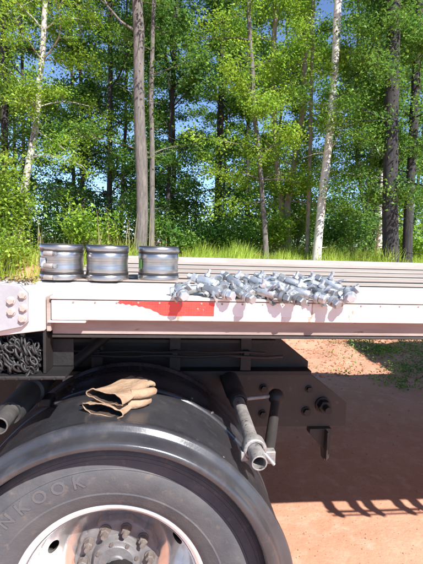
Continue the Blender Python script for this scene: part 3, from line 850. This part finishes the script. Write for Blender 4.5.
glove((-0.208, 1.315, 1.119), -0.50, 0.03, 1, 'tan leather work glove underneath the other glove on the fender', 0.5)
glove((-0.200, 1.325, 1.154), -0.62, 0.02, 5, 'tan leather work glove on top, its dark cuff opening towards the viewer', 0.9)

# ------------------------------------------------------------------ chain heap on the ledge
def chain_heap():
    t = thing('chain_heap', 'heap of grey chain on the dark ledge below the bolted plate', 'chain', (-0.6, 1.28, 1.273))
    rnd = random.Random(3)
    mb = MB()
    def link_(c, rot, s):
        pts = []
        for k in range(14):
            a = 2*PI*k/14
            x, y = 0.0125*math.cos(a), 0.0072*math.sin(a)
            pts.append(Vector((x*1.15, y, 0)))
        pts.append(pts[0])
        pts = [rot @ (p*s)+c for p in pts]
        mb.tube(pts, 0.0030*s, 6, caps=False)
    from mathutils import Euler
    for k in range(900):
        x = rnd.uniform(-0.42, 0.215)
        u = rnd.random()
        zmax = min(0.118, 0.118-0.55*max(0, x-0.125))
        z = 0.006+u*zmax
        y = rnd.uniform(-0.034, 0.034)
        link_(Vector((x, y, z)), Euler((rnd.gauss(0, 0.9), rnd.gauss(0.9, 0.35), rnd.gauss(0, 0.8))).to_matrix(), rnd.uniform(0.85, 1.2))
    o = mb.build('chain_link', MT['chain'], t, smooth=80)
    o['kind'] = 'stuff'
chain_heap()

# ------------------------------------------------------------------ trees
def tree(name, label, path, r0, r1, bark, leaf, z0, z1, nb, blen, nl, lsize, seed, group=None, path2=None, spread=0.30, lowtwig=True, up_ang=0.35):
    rng = np.random.default_rng(seed)
    base = Vector(path[0]); base.z = float(bank(base.x, base.y))-0.05
    t = thing(name, label, 'tree', base, group)
    # extend the stem upwards
    def prep(path):
        P = [Vector(p)-base for p in path]
        P[0] = Vector((P[0].x, P[0].y, 0)) if path[0][2] < 2 else P[0]
        d = (P[-1]-P[-2]).normalized()
        while P[-1].z < z1-base.z-0.3:
            P.append(P[-1]+d*1.2+Vector((rng.normal()*0.06, rng.normal()*0.06, 0)))
        Q = []
        for a, b in zip(P, P[1:]):
            m = max(1, int((b-a).length/0.6))
            for k in range(m):
                q = a.lerp(b, k/m)
                if k: q += Vector((rng.normal()*0.012, rng.normal()*0.012, 0))
                Q.append(q)
        Q.append(P[-1])
        return Q
    mb = MB()
    stems = [prep(path)] + ([prep(path2)] if path2 else [])
    for Q in stems:
        top = Q[-1].z
        rad = []
        for q in Q:
            h = max(q.z, 0)
            r = r0+(r1-r0)*min(1, h/8.0)
            r *= 1+0.35*math.exp(-h/0.35)
            if h > 8: r *= max(0.15, 1-(h-8)/max(2.5, top-7))
            rad.append(r*(1+rng.normal()*0.03))
        mb.tube(Q, rad, 12)
    C = []
    for i in range(nb):
        Q = stems[i % len(stems)]
        zt = z0+(z1-z0)*(i+rng.random())/nb-base.z
        k = min(range(len(Q)), key=lambda j: abs(Q[j].z-zt))
        p = Q[k].copy()
        az = rng.uniform(0, 2*PI)
        L = blen*rng.uniform(0.55, 1.25)*(1-0.35*(zt+base.z-z0)/(z1-z0))
        el = rng.normal(up_ang, 0.25)
        d = Vector((math.cos(az)*math.cos(el), math.sin(az)*math.cos(el), math.sin(el)))
        pts = [p]
        for s in range(5):
            d = (d+Vector((rng.normal()*0.16, rng.normal()*0.16, rng.normal()*0.1-0.05))).normalized()
            pts.append(pts[-1]+d*L/5)
        rb = max(0.006, min(0.035, 0.014*L))
        mb.tube(pts, [rb*(1-0.8*s/5) for s in range(6)], 5)
        for s in range(2, 6):
            # side twigs carry the leaf sprays
            for tw in range(2):
                c = pts[s]+Vector((rng.normal()*0.25, rng.normal()*0.25, rng.normal()*0.15))*min(1.2, L/1.6)
                if rng.random() < 0.6: mb.tube([pts[s], c], [rb*0.35, rb*0.12], 4, caps=False)
                m = int((2.0 if leaf.name == 'dark_leaves' else 2.6)*nl*rng.uniform(0.3, 1.5))
                S = spread*rng.uniform(0.55, 1.2)
                C.append(np.array(c)+rng.normal(size=(m, 3))*np.array([S, S, S*0.75])*0.60)
    for i in range(9):                       # bare dead twigs low on the stem
        Q = stems[i % len(stems)]
        zt = rng.uniform(0.8, max(1.5, z0-base.z+1.5))
        p = min(Q, key=lambda q: abs(q.z-zt)).copy()
        az = rng.uniform(0, 2*PI); L = rng.uniform(0.3, 1.3)
        d = Vector((math.cos(az), math.sin(az), rng.uniform(-0.2, 0.5))); pts = [p]
        for k in range(4):
            d = (d+Vector((rng.normal()*0.25, rng.normal()*0.25, rng.normal()*0.2))).normalized()
            pts.append(pts[-1]+d*L/4)
        mb.tube(pts, [0.011, 0.009, 0.007, 0.005, 0.003], 4)
    mb.build('trunk', bark, t, smooth=60)
    C = np.concatenate(C)
    V = leaves(C, lsize*0.72, rng)
    o = link('crown', quads_mesh('crown', V, leaf), t)
    return t

m = MT
tree('birch_tree', 'leaning pale birch with yellow green leaves at the left of the wood', [(-4.18, 12, 1.01), (-3.95, 12, 3.08), (-3.67, 12, 4.53), (-3.48, 12, 6.33), (-3.35, 12, 9.29)], 0.105, 0.06, m['birch_grey'], m['leaf_bright'], 3.6, 11, 26, 1.9, 42, 0.105, 21)
tree('hardwood_tree', 'thick grey brown trunk behind the gap between the steel couplings', [(-0.74, 10.6, 1.16), (-0.74, 10.6, 2.91), (-0.81, 10.6, 4.32), (-0.91, 10.6, 7.27), (-0.99, 10.6, 9.86)], 0.150, 0.115, m['bark_grey'], m['leaf_mid'], 6.2, 11, 9, 2.4, 30, 0.10, 22)
tree('hardwood_tree', 'slim grey tree close beside the thick grey brown trunk', [(-0.52, 11.4, 1.12), (-0.54, 11.4, 3.27), (-0.60, 11.4, 5.29), (-0.56, 11.4, 7.73), (-0.54, 11.4, 9.61)], 0.075, 0.05, m['bark_grey'], m['leaf_mid'], 3.6, 11, 14, 1.7, 36, 0.10, 23)
tree('hardwood_tree', 'thin dark pole tree between the left birch and thick grey trunk', [(-3.03, 15, 1.14), (-3.07, 15, 5.65), (-3.13, 15, 8.52), (-3.16, 15, 11.29)], 0.075, 0.05, m['bark_dark'], m['leaf_dark'], 3.4, 12.5, 22, 2.3, 46, 0.125, 24)
tree('hardwood_tree', 'dark trunk standing alone in front of the bright sky gap', [(1.68, 16, 1.22), (1.69, 16, 4.75), (1.7, 16, 8.3), (1.68, 16, 12.38)], 0.145, 0.10, m['bark_dark'], m['leaf_mid'], 4.6, 13, 26, 2.2, 48, 0.13, 25)
tree('maple_tree', 'thin grey leaning tree with bright green leaf sprays', [(2.65, 11.6, 1.3), (2.4, 11.6, 3.42), (2.17, 11.6, 5.0), (1.96, 11.6, 7.03), (1.79, 11.6, 9.49)], 0.075, 0.05, m['bark_grey'], m['leaf_bright'], 2.9, 10.5, 26, 1.7, 40, 0.105, 26)
tree('maple_tree', 'pale twin stemmed tree with bright green crown left of the white birch', [(3.58, 12.8, 1.28), (3.48, 12.8, 2.89), (3.64, 12.8, 4.09), (3.84, 12.8, 5.71), (3.83, 12.8, 7.71), (3.72, 12.8, 9.91)], 0.105, 0.065, m['bark_pale'], m['leaf_bright'], 3.0, 11, 34, 1.9, 46, 0.11, 27,
     path2=[(3.45, 12.9, 1.28), (3.32, 12.9, 3.0), (3.10, 12.95, 4.6), (2.95, 13, 6.4), (2.9, 13, 9.0)])
tree('maple_tree', 'thin upright tree between the twin stems and white birch', [(3.98, 12.2, 1.31), (3.93, 12.2, 3.57), (3.88, 12.2, 5.81), (3.8, 12.2, 7.97), (3.76, 12.2, 9.8)], 0.06, 0.045, m['bark_pale'], m['leaf_bright'], 2.8, 10.5, 16, 1.4, 40, 0.105, 28)
tree('birch_tree', 'slender white birch with a bare bright trunk right of centre', [(3.84, 11, 1.24), (3.92, 11, 2.88), (4.04, 11, 4.68), (4.09, 11, 6.67), (4.06, 11, 9.53)], 0.112, 0.085, m['birch'], m['leaf_bright'], 3.6, 7.0, 7, 1.2, 26, 0.10, 29)
tree('hardwood_tree', 'big dark trunked tree on the right with leafy sprays over its trunk', [(5.33, 9.9, 1.18), (5.16, 9.9, 3.99), (4.99, 9.9, 7.36), (4.9, 9.9, 9.7)], 0.185, 0.14, m['bark_dark'], m['leaf_mid'], 2.9, 10, 32, 1.7, 42, 0.10, 30)
tree('hardwood_tree', 'second dark trunk just right of the big dark one', [(6.03, 10.4, 1.17), (5.98, 10.4, 2.9), (5.96, 10.4, 4.87), (5.9, 10.4, 7.7), (5.85, 10.4, 9.73)], 0.125, 0.085, m['bark_dark'], m['leaf_mid'], 2.5, 10.5, 30, 1.5, 44, 0.105, 31)
tree('birch_tree', 'pale grey birch standing behind the big dark trunk', [(7.87, 15.5, 1.28), (7.8, 15.5, 4.2), (7.79, 15.5, 7.09), (7.67, 15.5, 10.57)], 0.13, 0.09, m['birch'], m['leaf_dark'], 4.0, 12.5, 22, 2.1, 44, 0.125, 32)
tree('hardwood_tree', 'thin dark forked tree left of the big dark trunk', [(8.07, 17, 1.23), (7.98, 17, 4.01), (8.08, 17, 6.41), (8.02, 17, 9.89)], 0.075, 0.05, m['bark_dark'], m['leaf_mid'], 3.6, 13, 22, 2.2, 46, 0.13, 33,
     path2=[(8.07, 17, 2.4), (7.6, 17, 4.4), (7.3, 17, 6.5), (7.2, 17, 9)])
tree('hardwood_tree', 'crooked dark tree just right of the thick grey trunk', [(-0.12, 15.5, 1.19), (0.04, 15.5, 3.88), (-0.04, 15.5, 6.3), (-0.36, 15.5, 8.3), (-0.58, 15.5, 11.21)], 0.085, 0.055, m['bark_dark'], m['leaf_dark'], 3.2, 12.5, 30, 2.3, 50, 0.125, 34)
tree('hardwood_tree', 'dark trunk at the far left edge of the wood', [(-5.12, 13.5, 0.92), (-5.01, 13.5, 4.26), (-4.99, 13.5, 7.12), (-4.97, 13.5, 10.14)], 0.11, 0.08, m['bark_dark'], m['leaf_mid'], 3.0, 11.5, 28, 2.2, 48, 0.115, 35)
# the shaded trees deeper in the wood
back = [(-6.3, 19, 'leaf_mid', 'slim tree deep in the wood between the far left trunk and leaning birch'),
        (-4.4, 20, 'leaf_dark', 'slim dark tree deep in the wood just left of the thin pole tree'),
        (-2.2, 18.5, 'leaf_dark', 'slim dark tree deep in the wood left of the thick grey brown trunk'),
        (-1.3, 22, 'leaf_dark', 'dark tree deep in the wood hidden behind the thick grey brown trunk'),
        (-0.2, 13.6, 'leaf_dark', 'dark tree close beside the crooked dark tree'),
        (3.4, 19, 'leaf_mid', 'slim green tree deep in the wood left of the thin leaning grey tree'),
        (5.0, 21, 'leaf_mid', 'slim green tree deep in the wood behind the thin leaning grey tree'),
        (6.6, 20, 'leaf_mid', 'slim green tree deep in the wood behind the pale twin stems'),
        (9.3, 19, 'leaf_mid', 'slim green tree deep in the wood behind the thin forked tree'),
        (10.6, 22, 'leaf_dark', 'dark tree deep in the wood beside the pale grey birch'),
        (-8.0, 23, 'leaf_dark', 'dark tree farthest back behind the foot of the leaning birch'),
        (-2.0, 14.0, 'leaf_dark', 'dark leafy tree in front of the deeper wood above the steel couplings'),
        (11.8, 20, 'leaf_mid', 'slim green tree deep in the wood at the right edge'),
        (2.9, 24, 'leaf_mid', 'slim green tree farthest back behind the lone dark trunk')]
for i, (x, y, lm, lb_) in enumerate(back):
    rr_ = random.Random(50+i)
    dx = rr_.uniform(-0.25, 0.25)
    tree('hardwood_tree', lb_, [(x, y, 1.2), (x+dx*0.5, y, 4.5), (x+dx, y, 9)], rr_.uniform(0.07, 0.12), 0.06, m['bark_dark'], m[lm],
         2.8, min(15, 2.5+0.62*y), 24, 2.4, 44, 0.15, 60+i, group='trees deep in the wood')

# ------------------------------------------------------------------ shrubs and undergrowth
def shrub(x, y, rx, h, n, lm, ls, seed, label):
    rng = np.random.default_rng(seed)
    z = float(bank(x, y))
    t = thing('shrub', label, 'shrub', (x, y, z), 'shrubs along the edge of the wood')
    mb = MB(); C = []
    for i in range(14):
        az = rng.uniform(0, 2*PI)
        tip = Vector((math.cos(az)*rx*rng.uniform(0.2, 1), math.sin(az)*rx*0.7*rng.uniform(0.2, 1), h*rng.uniform(0.45, 1.0)))
        mid = Vector((tip.x*0.35, tip.y*0.35, tip.z*0.55))
        mb.tube([(0, 0, 0), mid, tip], [0.012, 0.008, 0.003], 5)
        for q in (mid.lerp(tip, 0.3), mid.lerp(tip, 0.65), tip):
            m_ = int(n*rng.uniform(0.4, 1.4)/42)
            C.append(np.array(q)+rng.normal(size=(m_, 3))*np.array([0.2, 0.2, 0.14])*min(1.4, rx))
    mb.build('stem', MT['bark_grey'], t)
    link('foliage', quads_mesh('foliage', leaves(np.concatenate(C), ls, rng), MT[lm]), t)
shrub(-4.05, 11.0, 0.95, 2.8, 5200, 'leaf_yellow', 0.10, 1, 'yellow green shrub wrapped round the foot of the leaning pale birch')
shrub(-2.15, 11.4, 0.9, 1.75, 2200, 'leaf_bright', 0.10, 2, 'bright green shrub above the steel couplings, left of the thick trunk')
shrub(-4.75, 10.2, 0.8, 1.9, 3000, 'leaf_mid', 0.10, 3, 'mid green shrub at the far left edge of the wood')
shrub(-3.1, 12.6, 0.9, 1.3, 1800, 'leaf_dark', 0.10, 4, 'dark low shrub behind the pale dry stalks')
shrub(0.2, 12.2, 0.9, 1.3, 2000, 'leaf_mid', 0.10, 5, 'mid green shrub just right of the thick grey trunk')
shrub(1.25, 12.8, 0.9, 1.2, 2000, 'leaf_dark', 0.10, 6, 'dark green shrub below the bright sky gap')
shrub(2.1, 12.6, 0.8, 1.3, 1800, 'leaf_mid', 0.10, 7, 'green shrub at the foot of the thin grey leaning tree')
shrub(3.15, 12.4, 0.8, 1.9, 2000, 'leaf_bright', 0.10, 8, 'bright leafy shrub in front of the pale twin stems')
shrub(4.75, 12.2, 0.8, 1.6, 1800, 'leaf_mid', 0.10, 9, 'mid green shrub between the white birch and big dark trunk')
shrub(6.9, 11.5, 0.8, 1.5, 1800, 'leaf_bright', 0.10, 10, 'bright shrub at the right edge behind the two dark trunks')

shrub(-3.55, 9.3, 0.65, 1.05, 2600, 'leaf_yellow', 0.075, 11, 'low yellow green shrub just above the bolted plate at the left')
shrub(1.0, 15.0, 1.0, 2.9, 3600, 'leaf_mid', 0.09, 15, 'green shrub standing in the gap left of the lone dark trunk')
shrub(3.9, 13.2, 0.9, 2.6, 3200, 'leaf_bright', 0.085, 12, 'tall bright shrub right behind the foot of the white birch')
shrub(5.9, 13.4, 0.9, 2.4, 3000, 'leaf_mid', 0.09, 13, 'leafy shrub behind and between the two dark trunks')
shrub(-0.9, 13.0, 1.0, 2.2, 3200, 'leaf_dark', 0.09, 14, 'dark leafy shrub behind the foot of the thick grey trunk')
def undergrowth():
    rng = np.random.default_rng(5)
    n = 120000
    y = rng.uniform(14.5, 27, n)
    x = rng.uniform(-0.62, 0.78, n)*y
    h = 1.9+1.1*np.sin(x*0.9+y*0.4)*np.sin(x*0.37+1.3)+0.6*np.sin(x*2.3+y)+0.06*(y-14)
    h = np.where(np.abs(x/y-0.072) < 0.035, h*0.45, h)
    z = bank(x, y)+rng.random(n)**0.8*np.maximum(h, 0.5)
    keep = (np.sin(x*3.1+2*np.sin(z*2.0))+np.sin(z*3.7+y*2.3)+np.sin(y*3.3-x*1.9)) > -0.7
    x, y, z = x[keep], y[keep], z[keep]
    C = np.stack([x, y, z], 1)
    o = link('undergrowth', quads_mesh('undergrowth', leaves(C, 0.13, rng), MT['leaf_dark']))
    tag(o, 'dark leafy undergrowth filling the floor of the wood', 'undergrowth', kind='stuff')
undergrowth()

def blades(n, xr, yr, h, wid, seed, mt, name, label, cat, dens=None, lean=0.25, zfun=bank):
    rng = np.random.default_rng(seed)
    x = rng.uniform(*xr, n); y = rng.uniform(*yr, n)
    if dens is not None:
        keep = rng.random(n) < dens(x, y); x, y = x[keep], y[keep]; n = len(x)
    z = zfun(x, y)-0.02
    H = h*rng.uniform(0.35, 1.35, n)*(0.85+0.22*np.sin(x*2.1+y)+0.16*np.sin(x*5.3-y*1.3))
    a = rng.uniform(0, 2*PI, n)
    d = np.stack([np.cos(a), np.sin(a), 0*a], 1)
    s = np.stack([-np.sin(a+0.6), np.cos(a+0.6), 0*a], 1)
    B = np.stack([x, y, z], 1)
    W = wid*rng.uniform(0.7, 1.3, n)[:, None]
    ln = (lean*rng.uniform(0.2, 1.4, n))[:, None]
    up = np.array([0, 0, 1.0])
    m1 = B+up*H[:, None]*0.6+d*H[:, None]*ln*0.35
    tip = B+up*H[:, None]*(1-0.25*ln)+d*H[:, None]*ln
    q1 = np.stack([B-s*W*0.5, B+s*W*0.5, m1+s*W*0.42, m1-s*W*0.42], 1)
    q2 = np.stack([m1-s*W*0.42, m1+s*W*0.42, tip+s*W*0.08, tip-s*W*0.08], 1)
    # weld the two quads of a blade so that it is one island
    V = np.concatenate([q1[:, :4], q2[:, 2:4]], 1)          # b0 b1 m1 m0 t1 t0
    me = bpy.data.meshes.new(name)
    me.vertices.add(n*6); me.vertices.foreach_set('co', V.astype(np.float32).ravel())
    base = np.arange(n)[:, None]*6
    idx = np.concatenate([base+np.array([0, 1, 2, 3]), base+np.array([3, 2, 4, 5])], 1).astype(np.int32)
    me.loops.add(n*8); me.loops.foreach_set('vertex_index', idx.ravel())
    me.polygons.add(n*2)
    me.polygons.foreach_set('loop_start', np.arange(0, n*8, 4, dtype=np.int32))
    me.polygons.foreach_set('loop_total', np.full(n*2, 4, dtype=np.int32))
    me.update(calc_edges=True)
    me.materials.append(MT[mt])
    o = link(name, me)
    tag(o, label, cat, kind='stuff')
blades(60000, (-7, 10), (8.4, 13.5), 0.56, 0.012, 1, 'grass', 'tall_grass', 'tall bright green grass on the bank below the trees', 'grass', lean=0.4, dens=lambda x, y: np.where(x > -0.6, 1.0, 0.45)*np.clip(0.6+0.6*np.sin(x*1.7+np.sin(y*2.2))*np.sin(y*1.9+x*0.6), 0.08, 1))
blades(380, (-6, 0.2), (9.8, 13), 1.0, 0.016, 2, 'dry', 'dry_stalks', 'pale dry stalks and saplings in front of the wood on the left', 'stalks', lean=0.12)
blades(16000, (0.6, 6), (4.6, 7.7), 0.075, 0.008, 3, 'tuft', 'grass_tufts', 'sparse short grass tufts on the red soil behind the trailer', 'grass', lean=0.9,
       dens=lambda x, y: np.clip((np.sin(x*4.3+1.5*np.sin(y*2.1))*np.sin(y*5.1+1.7*np.sin(x*1.9))-0.25)*1.6, 0, 1)*np.clip((y-4.6)/1.4, 0, 1))

def weeds():
    rng = np.random.default_rng(31)
    C = []
    for i in range(170):
        x, y = rng.uniform(2.1, 4.6), rng.uniform(4.7, 7.6)
        if x < 2.75+0.2*(y-5.1) and rng.random() < 0.85: continue
        m_ = rng.integers(20, 70); r = rng.uniform(0.06, 0.16)
        p = np.stack([x+rng.normal(size=m_)*r, y+rng.normal(size=m_)*r, 0*np.zeros(m_)], 1)
        p[:, 2] = bank(p[:, 0], p[:, 1])+rng.random(m_)*r*1.1
        C.append(p)
    o = link('weeds', quads_mesh('weeds', leaves(np.concatenate(C), 0.034, rng), MT['leaf_mid']))
    tag(o, 'low leafy weeds on the shaded red soil behind the trailer', 'weeds', kind='stuff')
weeds()
def clods():
    rng = np.random.default_rng(9)
    mb = MB()
    def lump(c, r):
        vs = []
        for d in [(1, 0, 0), (-1, 0, 0), (0, 1, 0), (0, -1, 0), (0, 0, 0.8), (0, 0, -0.8)]:
            vs.append(Vector(d)*r*rng.uniform(0.6, 1.2)+c)
        mb.add(vs, [(0, 2, 4), (2, 1, 4), (1, 3, 4), (3, 0, 4), (2, 0, 5), (1, 2, 5), (3, 1, 5), (0, 3, 5)])
    for i in range(5200):
        y = 1.6+6*rng.random()**0.75
        x = rng.uniform(-0.3, 1.0)*y*0.75+0.1
        far = y > 5.0
        r = rng.uniform(0.008, 0.03) if far and rng.random() < 0.75 else (rng.uniform(0.002, 0.006) if rng.random() < 0.95 else rng.uniform(0.006, 0.014))
        lump(Vector((x, y, float(bank(x, y))+r*0.2)), r)
    o = mb.build('clay_clods', MT['clay'], smooth=0)
    tag(o, 'loose clods and grit scattered over the red clay ground', 'clods', kind='stuff')
clods()

def litter():
    rng = np.random.default_rng(12)
    n = 260
    C = np.stack([rng.uniform(-0.9, -0.50, n), rng.uniform(1.56, 1.70, n), 1.510+rng.random(n)**2*0.012], 1)
    o = link('leaf_litter', quads_mesh('leaf_litter', leaves(C, 0.018, rng, up=2.0), MT['litter']))
    tag(o, 'dry leaf litter lying on the white beam left of the couplings', 'litter', kind='stuff')
litter()
